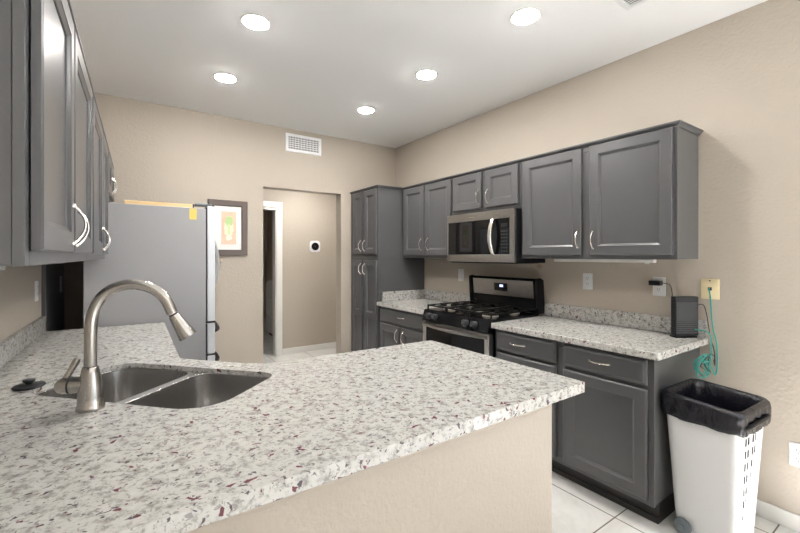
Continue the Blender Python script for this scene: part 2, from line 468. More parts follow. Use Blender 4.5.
CROWN = [(.0005, 2.1045), (.004, 2.1045), (.007, 2.111), (.014, 2.116), (.017, 2.121), (.022, 2.123), (.022, 2.131), (.0005, 2.131)]
bm = bmesh.new(); sweep(bm, [(XU, 3.515), (XU, .926), (XW-.001, .926)], CROWN, 1)
# closed top behind the lip
box(bm, XU+.0006, XW-.001, .9266, 3.515, 2.1135, 2.131)
tag(finish('crown_moulding', bm, P_, angle=20), 'narrow grey crown moulding topping the right wall cabinets', 'moulding')
# pantry -----------------------------------------------------------------
XP = 2.18
t = thing('pantry_cabinet', 'tall narrow dark grey four-door pantry cabinet in the far corner', 'cabinet', (XP, 4.140, 0), RZ)
f = at(4.140); carcass(t, .597, .617, .10, ZU1)
boxes('toe_kick', [(.003, .594, .06, .6, 0, .10)], 'cabinet_toe', t)
stile(t, f(3.852), f(3.820), .14, 2.07)
for z0, z1, hz, mids in ((1.408, 2.098, 1.502, ()), (.125, 1.345, 1.248, (.757,))):
    front(t, 'door', f(4.085), f(3.853), z0, z1, f(3.877), hz, mids)
    front(t, 'door', f(3.819), f(3.560), z0, z1, f(3.790), hz, mids)
boxes('mid_rail', [(.0405, .5565, .0004, .0189, 1.346, 1.407)], P_, t)
bm = bmesh.new(); sweep(bm, [(XP, 4.139), (XP, 3.542), (2.474, 3.542)], CROWN, 1)
box(bm, XP+.0006, XW-.001, 3.5426, 4.139, 2.1135, 2.131)
tag(finish('crown_moulding', bm, P_, angle=20), 'narrow grey crown moulding topping the tall pantry', 'moulding')
# right base cabinets ---------------------------------------------------
XB = 2.20
def base(label, Y0, wd, group):
    t = thing('base_cabinet', label, 'cabinet', (XB, Y0, 0), RZ, group)
    carcass(t, wd, .597, .118, .8735)
    boxes('toe_kick', [(.003, wd-.012, .085, .59, 0, .1195)], 'cabinet_toe', t)
    return t
t = base('dark grey base cabinet with two drawers above two doors, beside the white bin', 1.964, 1.046, 'grey base cabinets on the right wall')
f = at(1.964); stile(t, f(1.466), f(1.412), .16, .83)
boxes('mid_rail', [(.0405, f(1.467), .0004, .0189, .695, .735), (f(1.411), 1.0055, .0004, .0189, .695, .735)], P_, t)
boxes('shoe_strip', [(.003, 1.034, .073, .0845, 0, .03)], 'cabinet_toe', t)
front(t, 'drawer', f(1.936), f(1.466), .731, .860, f(1.750), .793)
front(t, 'drawer', f(1.414), f(.947), .731, .860, f(1.188), .797)
front(t, 'door', f(1.936), f(1.466), .150, .708, f(1.50), .61)
front(t, 'door', f(1.414), f(.947), .150, .708)
t = base('dark grey base cabinet with one wide drawer, between pantry and range', 3.538, .798, 'grey base cabinets on the right wall')
f = at(3.538)
boxes('mid_rail', [(.0405, .7575, .0004, .0189, .69, .74)], P_, t); stile(t, f(3.168), f(3.136), .16, .69)
front(t, 'drawer', f(3.512), f(2.762), .728, .860, f(3.128), .797)
front(t, 'door', f(3.512), f(3.168), .150, .700, f(3.192), .612)
front(t, 'door', f(3.136), f(2.762), .150, .700, f(3.088), .612)
# left wall cabinets (look to +x) ----------------------------------------
RL = PI/2-LA
def left_cab(label, y0, wd, z0, z1, doors, group, depth=.321):
    p = LW(.322, y0)
    t = thing('wall_cabinet', label, 'cabinet', (p[0], p[1], 0), RL, group)
    carcass(t, wd, depth-.001, z0, z1)
    for x0, x1, zz0, zz1, hx, hz in doors: front(t, 'door', x0-y0, x1-y0, zz0, zz1, hx-y0, hz)
    return t
left_cab('nearest grey wall cabinet on the left wall, its end panel facing out', 1.070, 1.133, ZU0, ZU1,
         [(1.102, 1.580, 1.403, 2.102, 1.553, 1.487), (1.606, 2.172, 1.403, 2.102, 1.634, 1.483)], 'grey cabinets along the left wall')
left_cab('second grey wall cabinet on the left wall, ending beside the refrigerator', 2.205, 1.130, ZU0, ZU1,
         [(2.238, 2.800, 1.403, 2.102, 2.768, 1.487), (2.826, 3.305, 1.403, 2.102, 2.858, 1.483)], 'grey cabinets along the left wall')
left_cab('short grey wall cabinet above the refrigerator', 3.337, .775, 1.815, ZU1,
         [(3.360, 3.712, 1.84, 2.102, 3.680, 1.92), (3.738, 4.090, 1.84, 2.102, 3.77, 1.92)], 'grey cabinets along the left wall')
bm = bmesh.new(); sweep(bm, [LW(.001, 1.07), LW(.322, 1.07), LW(.322, 4.112)], CROWN, 1)
prism(bm, [LW(.001, 1.0706), LW(.3215, 1.0706), LW(.3215, 4.112), LW(.001, 4.112)], 2.1135, 2.131)
tag(finish('crown_moulding', bm, P_, angle=20), 'narrow grey crown moulding topping the left wall cabinets', 'moulding')
# dark panel standing in for the shade in the refrigerator recess
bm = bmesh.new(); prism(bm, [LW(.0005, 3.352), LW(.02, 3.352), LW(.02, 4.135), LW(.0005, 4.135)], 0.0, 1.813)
tag(finish('recess_shade_panel', bm, P_), 'dark grey panel standing in for shade on the wall behind the refrigerator', 'panel')

# ------------------------------------------------------------------ worktops
CT0, CT1 = .8745, .914
SC = Vector((.108, 1.756)); SR = math.radians(-47.5)     # sink centre and turn
def S(x, y):
    c, s = math.cos(SR), math.sin(SR)
    return (SC.x+x*c-y*s, SC.y+x*s+y*c)
sink_hole = [S(x, y) for x, y in rrect(-.3875, .376, -.2075, .2075, (.10, .13, .06, .08), 8)]
sink_step = [S(x, y) for x, y in rrect(-.45, .45, -.262, .246, (.11, .14, .08, .09), 8)]
def stepped_slab(bm, poly, z0, zm, z1, hole_a, hole_b):
    V = lambda l, z: [bm.verts.new((x, y, z)) for x, y in l]
    to, bo, at_, am, bm_, bb = V(poly, z1), V(poly, z0), V(hole_a, z1), V(hole_a, zm), V(hole_b, zm), V(hole_b, z0)
    for p, q in ((to, bo), (at_, am), (am, bm_), (bm_, bb)):
        n = len(p)
        for k in range(n): bm.faces.new((p[k], p[(k+1) % n], q[(k+1) % n], q[k]))
    for ls in ((to, at_), (bo, bb)):
        bmesh.ops.triangle_fill(bm, use_beauty=True, use_dissolve=False, edges=[bm.edges.get((l[k], l[(k+1) % len(l)])) for l in ls for k in range(len(l))])
fil = []
for k in range(7):                                        # eased inside corner next to the diagonal
    t_ = k/6; a = Vector((.60, 1.783)); b0 = Vector((.492, 1.790)); c0 = Vector((.42, 1.875))
    p = a*(1-t_)**2+b0*2*t_*(1-t_)+c0*t_**2; fil.append((p.x, p.y))
poly = [LW(.0005, .84), (1.4355, .84), (1.438, .8425), (1.4305, 1.745), (1.423, 1.7525)]+fil+[(.218, 2.110), (.214, 2.125), LW(.668, 3.345), LW(.0005, 3.345)]
bm = bmesh.new(); stepped_slab(bm, poly, CT0, .894, CT1, sink_hole, sink_step)
tag(finish('worktop', bm, 'granite', bevel=.004, seg=3), 'speckled white granite peninsula worktop with the sink cut into it', 'worktop')
bm = bmesh.new(); prism(bm, [(2.155, .888), (2.163, .88), (XW-.0005, .88), (XW-.0005, 1.967), (2.155, 1.967)], CT0, CT1)
tag(finish('worktop', bm, 'granite', bevel=.005, seg=3), 'speckled granite worktop under the black router, right of the range', 'worktop')
bm = bmesh.new(); prism(bm, [(2.155, 2.738), (XW-.0005, 2.738), (XW-.0005, 3.5385), (2.155, 3.5385)], CT0, CT1)
tag(finish('worktop', bm, 'granite', bevel=.005, seg=3), 'small granite worktop between the pantry and the range', 'worktop')
def bsplash(poly_, label):
    bm = bmesh.new(); prism(bm, poly_, CT1+.0005, 1.014)
    tag(finish('backsplash', bm, 'granite', bevel=.002), label, 'backsplash', 'granite backsplash strips')
bsplash([(XW-.021, .89), (XW-.0005, .89), (XW-.0005, 1.967), (XW-.021, 1.967)], 'granite backsplash strip on the wall behind the router')
bsplash([(XW-.021, 2.738), (XW-.0005, 2.738), (XW-.0005, 3.5385), (XW-.021, 3.5385)], 'granite backsplash strip on the wall left of the range')
bsplash([(2.22, 3.5195), (XW-.0215, 3.5195), (XW-.0215, 3.5385), (2.22, 3.5385)], 'short granite backsplash strip against the side of the pantry')
bsplash([LW(.0005, .845), LW(.021, .845), LW(.021, 3.345), LW(.0005, 3.345)], 'long granite backsplash strip on the left wall')
# base under the L-shaped worktop: open-topped shell
t = thing('sink_base_cabinet', 'grey sink base cabinet under the peninsula worktop', 'cabinet', (0, 0, 0))
bp_ = [(1.380, 1.0715), (1.380, 1.70), (.555, 1.73), (.165, 2.150), (.185, 3.335)]
def offs(poly_, d):
    out = []
    P = [Vector(p) for p in poly_]
    for i, p in enumerate(P):
        ns = []
        for a, b_ in ((i-1, i), (i, i+1)):
            if 0 <= a and b_ < len(P):
                e = (P[b_]-P[a]).normalized(); ns.append(Vector((e.y, -e.x)))
        n = ns[0] if len(ns) == 1 else (ns[0]+ns[1])/(1+ns[0].dot(ns[1]))
        out.append((p+n*d).to_tuple())
    return out
bm = bmesh.new(); prism(bm, bp_+offs(bp_, -.018)[::-1], .10, .8735); finish('carcass', bm, P_, t)
ob = offs(bp_, -.07); bm = bmesh.new(); prism(bm, ob+offs(ob, -.018)[::-1], 0, .1); finish('toe_kick', bm, 'cabinet_toe', t)

# ------------------------------------------------------------------ sink
t = thing('sink', 'undermount stainless steel double bowl sink in the peninsula corner', 'sink', (SC.x, SC.y, .8972), SR)
def bowl(x0, x1, y0, y1, rr, depth):
    bm = bmesh.new(); rings = []
    for z, d in ((-.010, -.006), (-.0115, 0), (-.05, .003), (-.13, .008), (-depth+.03, .012), (-depth+.012, .018), (-depth+.003, .032), (-depth, .06)):
        rings.append([(x, y, z) for x, y in rrect(x0+d, x1-d, y0+d, y1-d, [max(.02, r-d*.5) for r in rr], 8)])
    loft(bm, rings, False, True)
    o = finish('bowl', bm, 'sink_steel', t, angle=60)
    md = o.modifiers.new('thick', 'SOLIDIFY'); md.thickness = .0015; md.offset = 1
    cx, cy = (x0+x1)/2, (y0+y1)/2+.03
    bm = bmesh.new(); lathe(bm, [(.055, .0), (.055, .003), (.045, .004), (.035, .001), (.012, .001), (.01, .004), (.001, .004)], 28, Matrix.Translation((cx, cy, -depth+.0005)))
    finish('drain', bm, 'nickel', o)
bowl(-.384, -.018, -.204, .204, (.10, .06, .06, .078), .21)
bowl(.018, .384, -.204, .204, (.06, .126, .05, .06), .21)
# rim plate below the granite, with the lowered divider between the bowls
bm = bmesh.new()
out_ = rrect(-.425, .425, -.235, .228, .08, 8)
prism(bm, out_, -.0115, -.0035, [rrect(-.384, -.018, -.204, .204, (.10, .06, .06, .078), 8), rrect(.018, .384, -.204, .204, (.06, .126, .05, .06), 8)])
finish('rim', bm, 'sink_steel', t, bevel=.002)
# faucet
FB = Vector((-.087, 1.573, .9145)); FD = Vector((.9576, -.2880, 0))
t = thing('faucet', 'brushed nickel gooseneck kitchen faucet with pull-down spray head', 'faucet', FB)
bm = bmesh.new()
lathe(bm, [(.0375, 0), (.038, .004), (.0370, .012), (.0345, .016), (.0335, .04), (.0305, .075), (.0255, .110), (.0215, .130), (.0195, .1325), (.0160, .133)], 40)
finish('body', bm, 'faucet_nickel', t, angle=40)
fp = [(0, .134), (.0, .20), (.001, .24), (.003, .275), (.011, .311), (.030, .348), (.062, .3745), (.101, .386), (.139, .383), (.174, .368), (.200, .345), (.215, .319), (.2265, .290)]
bm = bmesh.new(); tube(bm, smoothpts([FD*r+Vector((0, 0, z)) for r, z in fp], 5), .0170, 24)
finish('spout', bm, 'faucet_nickel', t, angle=50)
hd = FD*(.273-.228)+Vector((0, 0, .212-.289)); hl = hd.length
h0 = FD*.2265+Vector((0, 0, .290))
M_ = axis_matrix(h0, hd)
bm = bmesh.new(); lathe(bm, [(.0135, -.002), (.0135, .004), (.012, .0045)], 24, M_); finish('spout_collar', bm, 'nickel', t)
bm = bmesh.new(); lathe(bm, [(.0125, .0047), (.0135, .005), (.0135, .008), (.0125, .0085)], 24, M_); finish('seal_ring', bm, 'rubber_black', t)
bm = bmesh.new(); lathe(bm, [(.0125, .009), (.0165, .010), (.0195, .03), (.024, .065), (.0275, hl), (.0275, hl+.004), (.023, hl+.005), (.021, hl+.001), (.001, hl+.001)], 28, M_)
finish('spray_head', bm, 'faucet_nickel', t, angle=40)
HDm = Vector((-.88, .32, 0)).normalized()                     # handle side
M_ = axis_matrix(Vector((0, 0, .078)), HDm)
bm = bmesh.new(); lathe(bm, [(.0245, .015), (.025, .05)], 28, M_); finish('handle_body', bm, 'faucet_nickel', t)
bm = bmesh.new(); lathe(bm, [(.0262, .0505), (.0262, .055)], 28, M_); finish('handle_ring', bm, 'rubber_black', t)
bm = bmesh.new(); lathe(bm, [(.025, .0555), (.025, .072), (.020, .084), (.012, .091), (.001, .093)], 28, M_)
hh = finish('handle_cap', bm, 'faucet_nickel', t, angle=50)
c0 = Vector((0, 0, .078))+HDm*.076
bm = bmesh.new(); tube(bm, [c0+(Vector((-.033, .030, .156))-c0)*(i/8) for i in range(9)], [.013, .0115, .0098, .0088, .0086, .009, .0098, .0104, .0085], 14)
finish('lever', bm, 'faucet_nickel', t, angle=60)
# stopper
t = thing('sink_stopper', 'flat black rubber sink stopper lying left of the faucet', 'stopper', (-.285, 1.957, .9143))
bm = bmesh.new(); lathe(bm, [(.036, 0), (.045, .002), (.047, .006), (.044, .010), (.025, .013), (.012, .014)], 36); finish('disc', bm, 'rubber_black', t)
bm = bmesh.new(); lathe(bm, [(.010, .0142), (.011, .020), (.017, .022), (.018, .027), (.015, .030), (.001, .031)], 28); finish('knob', bm, 'rubber_black', t)

# ------------------------------------------------------------------ range (front looks to local -y; local x runs towards the camera)
t = thing('range', 'black and stainless gas range with raised control backguard', 'stove', (2.148, 2.7335, 0), RZ)
W = .762
boxes('body', [(0, W, .035, .632, .09, .905)], 'black_enamel', t, bevel=.003)
boxes('base', [(.02, W-.02, .07, .62, 0, .089)], 'black_plastic', t)
d_ = boxes('storage_drawer', [(.002, W-.002, 0, .034, .095, .255)], 'stainless_h', t, bevel=.006)
door = boxes('oven_door', [(.001, .042, -.012, .034, .262, .828), (W-.042, W-.001, -.012, .034, .262, .828), (.042, W-.042, -.012, .034, .262, .33), (.042, W-.042, -.012, .034, .79, .828)], 'stainless_v', t, bevel=.003)
boxes('oven_window', [(.0425, W-.0425, -.006, .033, .3305, .7895)], 'black_glass', door)
bm = bmesh.new(); rings = []
for i in range(25):
    x = .012+(W-.024)*i/24; s = math.sin(PI*i/24)
    y = -.014-.05*s**.8; zc = .806
    rings.append([(x, y, zc-.014), (x, y-.012, zc-.011), (x, y-.014, zc+.011), (x, y-.002, zc+.015), (x, y+.008, zc+.013), (x, y+.008, zc-.013)])
loft(bm, rings, True, True); finish('handle', bm, 'stainless_h', door, angle=50)
# slanted control panel with knobs
bm = bmesh.new()
prof = [(.034, .832), (-.020, .836), (-.022, .842), (.004, .922), (.012, .928), (.034, .928)]
loft(bm, [[(x, y, z) for y, z in prof] for x in (0, W)], True, True); pn = finish('control_panel', bm, 'black_enamel', t, bevel=.002)
for x in (.095, .170, .535, .625):
    n = Vector((0, -.080, .026)).normalized(); c = Vector((x, -.0095, .8795))
    bm = bmesh.new(); lathe(bm, [(.027, .0), (.027, .007), (.0225, .010), (.021, .034), (.018, .037), (.001, .037)], 24, axis_matrix(c, n))
    kb = finish('knob', bm, 'router_panel', pn)
bm = bmesh.new(); prism(bm, rrect(.0, W, .012, .575, .012, 3), .9055, .928); finish('cooktop', bm, 'black_enamel', t, bevel=.005)
# burners
for x, y, r in ((.15, .17, .045), (.15, .45, .036), (.612, .17, .05), (.612, .45, .032), (.381, .31, .04)):
    bm = bmesh.new(); lathe(bm, [(r+.012, .9282), (r+.012, .934), (r, .940), (r, .944)], 28, Matrix.Translation((x, y, 0)))
    bu = finish('burner', bm, 'burner_metal', t)
    bm = bmesh.new(); lathe(bm, [(r-.004, .9443), (r-.002, .950), (r-.008, .954), (.001, .954)], 28, Matrix.Translation((x, y, 0))); finish('burner_cap', bm, 'cast_iron', bu)
# cast iron grates (three sections)
for x0, x1 in ((.012, .255), (.260, .502), (.507, .750)):
    bm = bmesh.new(); z0, z1 = .957, .969; y0, y1 = .03, .555; b_ = .011
    box(bm, x0, x1, y0, y0+b_, z0, z1); box(bm, x0, x1, y1-b_, y1, z0, z1)
    box(bm, x0, x0+b_, y0+b_, y1-b_, z0, z1); box(bm, x1-b_, x1, y0+b_, y1-b_, z0, z1)
    xm = (x0+x1)/2
    box(bm, x0+b_, x1-b_, .3025, .3135, z0, z1)
    for yc in (.17, .45):
        box(bm, x0+b_, xm-.03, yc-.005, yc+.005, z0, z1+.003); box(bm, xm+.03, x1-b_, yc-.005, yc+.005, z0, z1+.003)
        lo, hi = (y0+b_, .3025) if yc < .3 else (.3135, y1-b_)
        box(bm, xm-.005, xm+.005, lo, yc-.03, z0, z1+.003); box(bm, xm-.005, xm+.005, yc+.03, hi, z0, z1+.003)
    for x in (x0, x1-b_):
        for y in (y0, y1-b_): box(bm, x, x+b_, y, y+b_, .9283, z0)
    finish('grate', bm, 'cast_iron', t, bevel=.002)
# backguard: black housing with side caps, stainless fascia, display
bm = bmesh.new(); prof = [(y-.024, z) for y, z in [(.600, .929), (.585, .96), (.592, 1.03), (.575, 1.19), (.583, 1.206), (.612, 1.208), (.650, 1.19), (.660, 1.0), (.660, .929)]]
loft(bm, [[(x, y, z) for y, z in prof] for x in (.018, W-.018)], True, True); bgd = finish('backguard', bm, 'black_enamel', t, angle=30, bevel=.003)
for x0, x1 in ((.0, .0178), (W-.0178, W)):
    bm = bmesh.new(); prof = [(y-.024, z) for y, z in [(.585, .929), (.578, 1.0), (.566, 1.19), (.576, 1.210), (.612, 1.213), (.652, 1.196), (.664, 1.0), (.664, .929)]]
    loft(bm, [[(x, y, z) for y, z in prof] for x in (x0, x1)], True, True); finish('end_cap', bm, 'black_plastic', bgd, angle=30, bevel=.003)
def slab_on(prof0, prof1, x0, x1, th, name, mat, par):
    bm = bmesh.new(); (ya, za), (yb, zb) = prof0, prof1; ya -= .024; yb -= .024
    loft(bm, [[(x, ya, za), (x, yb, zb), (x, yb-th, zb), (x, ya-th, za)] for x in (x0, x1)], True, True)
    return finish(name, bm, mat, par)
fa = slab_on((.5895, 1.047), (.5755, 1.186), .05, .715, .003, 'fascia', 'stainless_h', bgd)
dp = slab_on((.5825, 1.088), (.5757, 1.155), .308, .452, .003, 'display', 'black_glass', bgd)
def onf(x0, x1, z0, z1, name, mat, par):
    g = lambda z: .5825+(z-1.088)*(.5757-.5825)/(1.155-1.088)-.0031
    return slab_on((g(z0), z0), (g(z1), z1), x0, x1, .0006, name, mat, par)
onf(.372, .388, 1.122, 1.142, 'clock_digits', 'display_glow', dp); onf(.392, .408, 1.122, 1.142, 'clock_digits', 'display_glow', dp)
for x in (.33, .36, .39, .42): onf(x, x+.016, 1.097, 1.102, 'button', 'router_panel', dp)

# ------------------------------------------------------------------ microwave
t = thing('microwave', 'stainless over-the-range microwave with black glass door', 'microwave', (2.42, 2.7335, 1.335), RZ)
boxes('case', [(.001, W-.001, .028, .379, 0, .418)], 'black_plastic', t, bevel=.002)
fr = boxes('door', [(.0, .604, 0, .0275, .352, .420), (.0, .604, 0, .0275, .006, .068), (.0, .012, 0, .0275, .068, .352)], 'stainless_h', t, bevel=.002)
boxes('door_window', [(.0122, .604, .002, .0272, .0682, .3518)], 'black_glass', fr)
boxes('viewing_screen', [(.07, .49, .0008, .0018, .105, .318)], 'black_glass', fr)
cp = boxes('control_panel', [(.605, .757, 0, .0275, .352, .420), (.605, .757, 0, .0275, .006, .068), (.712, .757, 0, .0275, .068, .352)], 'stainless_h', t, bevel=.002)
boxes('keypad', [(.605, .7118, .002, .0272, .0682, .3518)], 'black_glass', cp)
boxes('clock', [(.628, .690, .0012, .0019, .285, .312)], 'router_body', cp)
bl = []
for r in range(7):
    for c in range(3): bl.append((.630+c*.023, .642+c*.023, .0013, .0019, .09+r*.026, .100+r*.026))
boxes('buttons', bl, 'router_panel', cp)
boxes('badge', [(.292, .345, -.0008, -.0001, .380, .388)], 'nickel', fr)
bm = bmesh.new(); rings = []
for i in range(25):
    z = .055+.31*i/24; s = math.sin(PI*i/24)**.7; y = -.004-.048*s; hw = .011+.006*s
    xc = .565-.01*s
    rings.append([(xc-hw, y, z), (xc-hw*.8, y-.008, z), (xc+hw*.8, y-.008, z), (xc+hw, y, z), (xc+hw*.6, y+.007, z), (xc-hw*.6, y+.007, z)])
loft(bm, rings, True, True); finish('handle', bm, 'nickel', fr, angle=50)
boxes('bottom_vent', [(.03, W-.03, .03, .33, -.004, -.0005)], 'slot_dark', t)

# ------------------------------------------------------------------ refrigerator (front looks to +x)
t = thing('refrigerator', 'grey textured refrigerator with french doors and two freezer drawers', 'refrigerator', (.15, 3.735, 0))
X0, X1, Y0, Y1 = -.375, .366, -.367, .367
boxes('body', [(X0, X1, Y0, Y1, .03, 1.757)], 'fridge_grey', t, bevel=.004)
boxes('base_grille', [(X0+.02, X1-.03, Y0+.02, Y1-.02, 0, .0295)], 'black_plastic', t)
def fdoor(name, y0, y1, z0, z1):
    d = boxes(name, [(X1+.010, X1+.066, y0, y1, z0, z1)], 'fridge_door', t, bevel=.006, seg=3)
    boxes('gasket', [(X1+.0005, X1+.0097, y0+.008, y1-.008, z0+.008, z1-.008)], 'rubber_black', d); return d
da = fdoor('door', Y0, -.003, .886, 1.776); db = fdoor('door', .003, Y1, .886, 1.776)
dr1 = fdoor('freezer_drawer', Y0, Y1, .634, .872); dr2 = fdoor('freezer_drawer', Y0, Y1, .06, .620)
for d, y in ((da, -.04), (db, .04)):
    bm = bmesh.new()
    tube(bm, [(X1+.064+.088*math.sin(PI*i/16)**.8, y, 1.02+.60*i/16) for i in range(17)], .010, 12); finish('handle', bm, 'stainless_v', d)
for d, z in ((dr1, .833), (dr2, .592)):
    bm = bmesh.new(); rings = []                          # C-shaped pull across the drawer
    for yy in (-.29, .29):
        oc = [(X1+.0665+.046*math.sin(PI*i/10)**.7, yy, z+.05-.10*i/10-.02*math.sin(PI*i/10)) for i in range(11)]
        ic = [(X1+.0665+.036*math.sin(PI*i/10)**.7, yy, z+.04-.08*i/10-.02*math.sin(PI*i/10)) for i in range(10, -1, -1)]
        rings.append(oc+ic)
    loft(bm, rings, True, True); finish('handle', bm, 'nickel', d, angle=50)
for z in (.872, .620):
    boxes('drawer_seal', [(X1+.0005, X1+.064, Y0+.0005, Y1-.0005, z+.0008, z+.0132 if z > .8 else z+.0132)], 'rubber_black', t)
boxes('hinge_cover', [(X1-.07, X1+.045, Y0+.01, Y0+.07, 1.777, 1.795)], 'wheel_grey', t, bevel=.004)
boxes('hinge_cover', [(X1-.07, X1+.045, Y1-.07, Y1-.01, 1.777, 1.795)], 'wheel_grey', t, bevel=.004)
# things on the refrigerator
t = thing('cutting_board', 'light wooden board lying on top of the refrigerator', 'board', (.24, 3.56, 1.7575))
boxes('board', [(-.24, .19, -.15, .15, .0005, .030)], 'light_wood', t, bevel=.004)
boxes('end_strip', [(.1905, .20, -.15, .15, .0005, .030)], 'cabinet_toe', t)
bm = bmesh.new(); lathe(bm, [(.085, 0), (.087, .006), (.06, .016), (.02, .021), (.001, .022)], 28, Matrix.Translation((.24, 3.60, 1.788)))
tag(finish('pot_lid', bm, 'dark_red'), 'dark red lid on the wooden board', 'lid')
tag(boxes('sticky_note', [(.403, .452, 3.3665, 3.3678, 1.668, 1.750)], 'note_yellow'), 'yellow note stuck high on the side of the refrigerator', 'note')

# ------------------------------------------------------------------ things on the back wall
t = thing('framed_picture', 'brown framed picture of a green plant, beside the refrigerator', 'picture', (.83, YB-.0005, 1.664))
fw, fh = .180, .268; b_ = .056
bm = bmesh.new()
rr_ = lambda i, y: [(-fw+i, y, -fh+i), (fw-i, y, -fh+i), (fw-i, y, fh-i), (-fw+i, y, fh-i)]
loft(bm, [rr_(0, 0), rr_(0, -.020), rr_(.005, -.025), rr_(b_-.006, -.022), rr_(b_, -.016), rr_(b_, -.004)], True)
finish('frame', bm, 'frame_brown', t, angle=20)
boxes('mat_board', [(-fw+b_-.004, fw-b_+.004, -.008, -.005, -fh+b_-.004, fh-b_+.004)], 'mat_white', t)
boxes('print', [(-.060, .074, -.0095, -.0082, -.158, .160)], 'art_print', t)
bm = bmesh.new(); lathe(bm, [(.020, .0), (.021, .004), (.014, .010), (.010, .022), (.017, .028), (.014, .034), (.001, .035)], 24, axis_matrix((.757, YB-.0005, 1.352), (0, -1, 0)))
tag(finish('wall_peg', bm, 'brass_cream'), 'small cream knob on the wall just below the framed picture', 'knob')
# wall vent
def vent(name, label, loc, rot, wv, hv, vert):
    t = thing(name, label, 'vent', loc); t.rotation_euler = rot
    b_ = .030
    bm = bmesh.new(); rr2 = lambda i, y: [(-wv+i, y, -hv+i), (wv-i, y, -hv+i), (wv-i, y, hv-i), (-wv+i, y, hv-i)]
    loft(bm, [rr2(0, 0), rr2(0, -.004), rr2(.006, -.009), rr2(b_-.004, -.009), rr2(b_, -.006), rr2(b_, -.0005)], True)
    finish('frame', bm, 'white_plastic', t, angle=20)
    boxes('backing', [(-wv+b_, wv-b_, -.0018, -.0008, -hv+b_, hv-b_)], 'slot_dark', t)
    k = int((2*wv-2*b_)/.017); s = (2*wv-2*b_)/k
    boxes('louvers', [(-wv+b_+s*(i+.32), -wv+b_+s*(i+.66), -.0058, -.002, -hv+b_, hv-b_) for i in range(k)], 'white_plastic', t)
    if vert:
        kk = 6; s = (2*hv-2*b_)/kk
        boxes('blades', [(-wv+b_, wv-b_, -.0085, -.006, -hv+b_+s*i-.003, -hv+b_+s*i+.003) for i in range(1, kk)], 'white_plastic', t)
    return t
vent('air_vent', 'white rectangular air vent high on the back wall above the doorway', (1.601, YB-.0005, 2.599), (0, 0, 0), .202, .096, True)
vent('ceiling_register', 'white air register in the ceiling at the top edge', (2.07, .965, ZC-.0005), (PI/2, 0, 0), .20, .118, False)
# thermostat in the hall
t = thing('thermostat', 'white rounded thermostat with black dial on the hallway wall', 'thermostat', (2.303, HY-.0005, 1.53))
bm = bmesh.new(); rs = [[(x, y, z) for x, z in rrect(-.083+d, .083-d, -.083+d, .083-d, .045-d*.5, 6)] for y, d in ((0, 0), (-.012, 0), (-.018, .004), (-.020, .012))]
loft(bm, rs, True, True); finish('housing', bm, 'white_plastic', t)
bm = bmesh.new(); lathe(bm, [(.056, 0), (.056, .008), (.050, .011), (.001, .012)], 36, axis_matrix((0, -.0203, 0), (0, -1, 0))); finish('dial', bm, 'black_glass', t)
bm = bmesh.new(); lathe(bm, [(.011, 0), (.009, .001), (.001, .0012)], 20, axis_matrix((0, -.0325, .0), (0, -1, 0))); finish('indicator', bm, 'router_panel', t)
# dresser in the far room
t = thing('dresser', 'pale grey chest of drawers in the dark room beyond the hallway', 'dresser', (2.06, 7.14, 0), RZ)
boxes('body', [(0, 1.0, .02, .54, .05, .95)], 'dresser_grey', t, bevel=.004)
boxes('plinth', [(.02, .98, .05, .5, 0, .049)], 'cabinet_toe', t)
for i in range(3):
    d = boxes('drawer', [(.012, .988, 0, .0195, .07+i*.29, .345+i*.29)], 'dresser_grey', t, bevel=.004)
    boxes('drawer_pull', [(.44, .56, -.016, -.0002, .20+i*.29, .215+i*.29)], 'nickel', d, bevel=.002)

# ------------------------------------------------------------------ ceiling lights
def can(x, y, label):
    t = thing('recessed_light', label, 'light', (x, y, ZC-.0005), 0, 'recessed ceiling lights')
    bm = bmesh.new(); lathe(bm, [(.070, 0), (.085, 0), (.085, -.003), (.078, -.006), (.070, -.004), (.070, 0)], 40, cap=False); finish('trim_ring', bm, 'lamp_white', t)
    bm = bmesh.new(); lathe(bm, [(.001, -.0150), (.035, -.0140), (.058, -.0100), (.069, -.0030), (.069, -.0010), (.001, -.0010)], 40); finish('lens', bm, 'can_glow', t)
    return t
c0 = can(.625, 2.365, 'recessed ceiling light nearest the left wall cabinets, front one of the left pair')
for x, y, lb in ((.630, 3.236, 'recessed ceiling light over the refrigerator, back one of the left pair'),
                 (1.860, 1.440, 'recessed ceiling light nearest the ceiling register, front one of the right row'),
                 (1.852, 2.324, 'recessed ceiling light in the middle of the right row of three'),
                 (1.842, 3.209, 'recessed ceiling light at the back of the right row, nearest the wall vent')):
    dup(c0, (x, y, ZC-.0005), 0, lb)

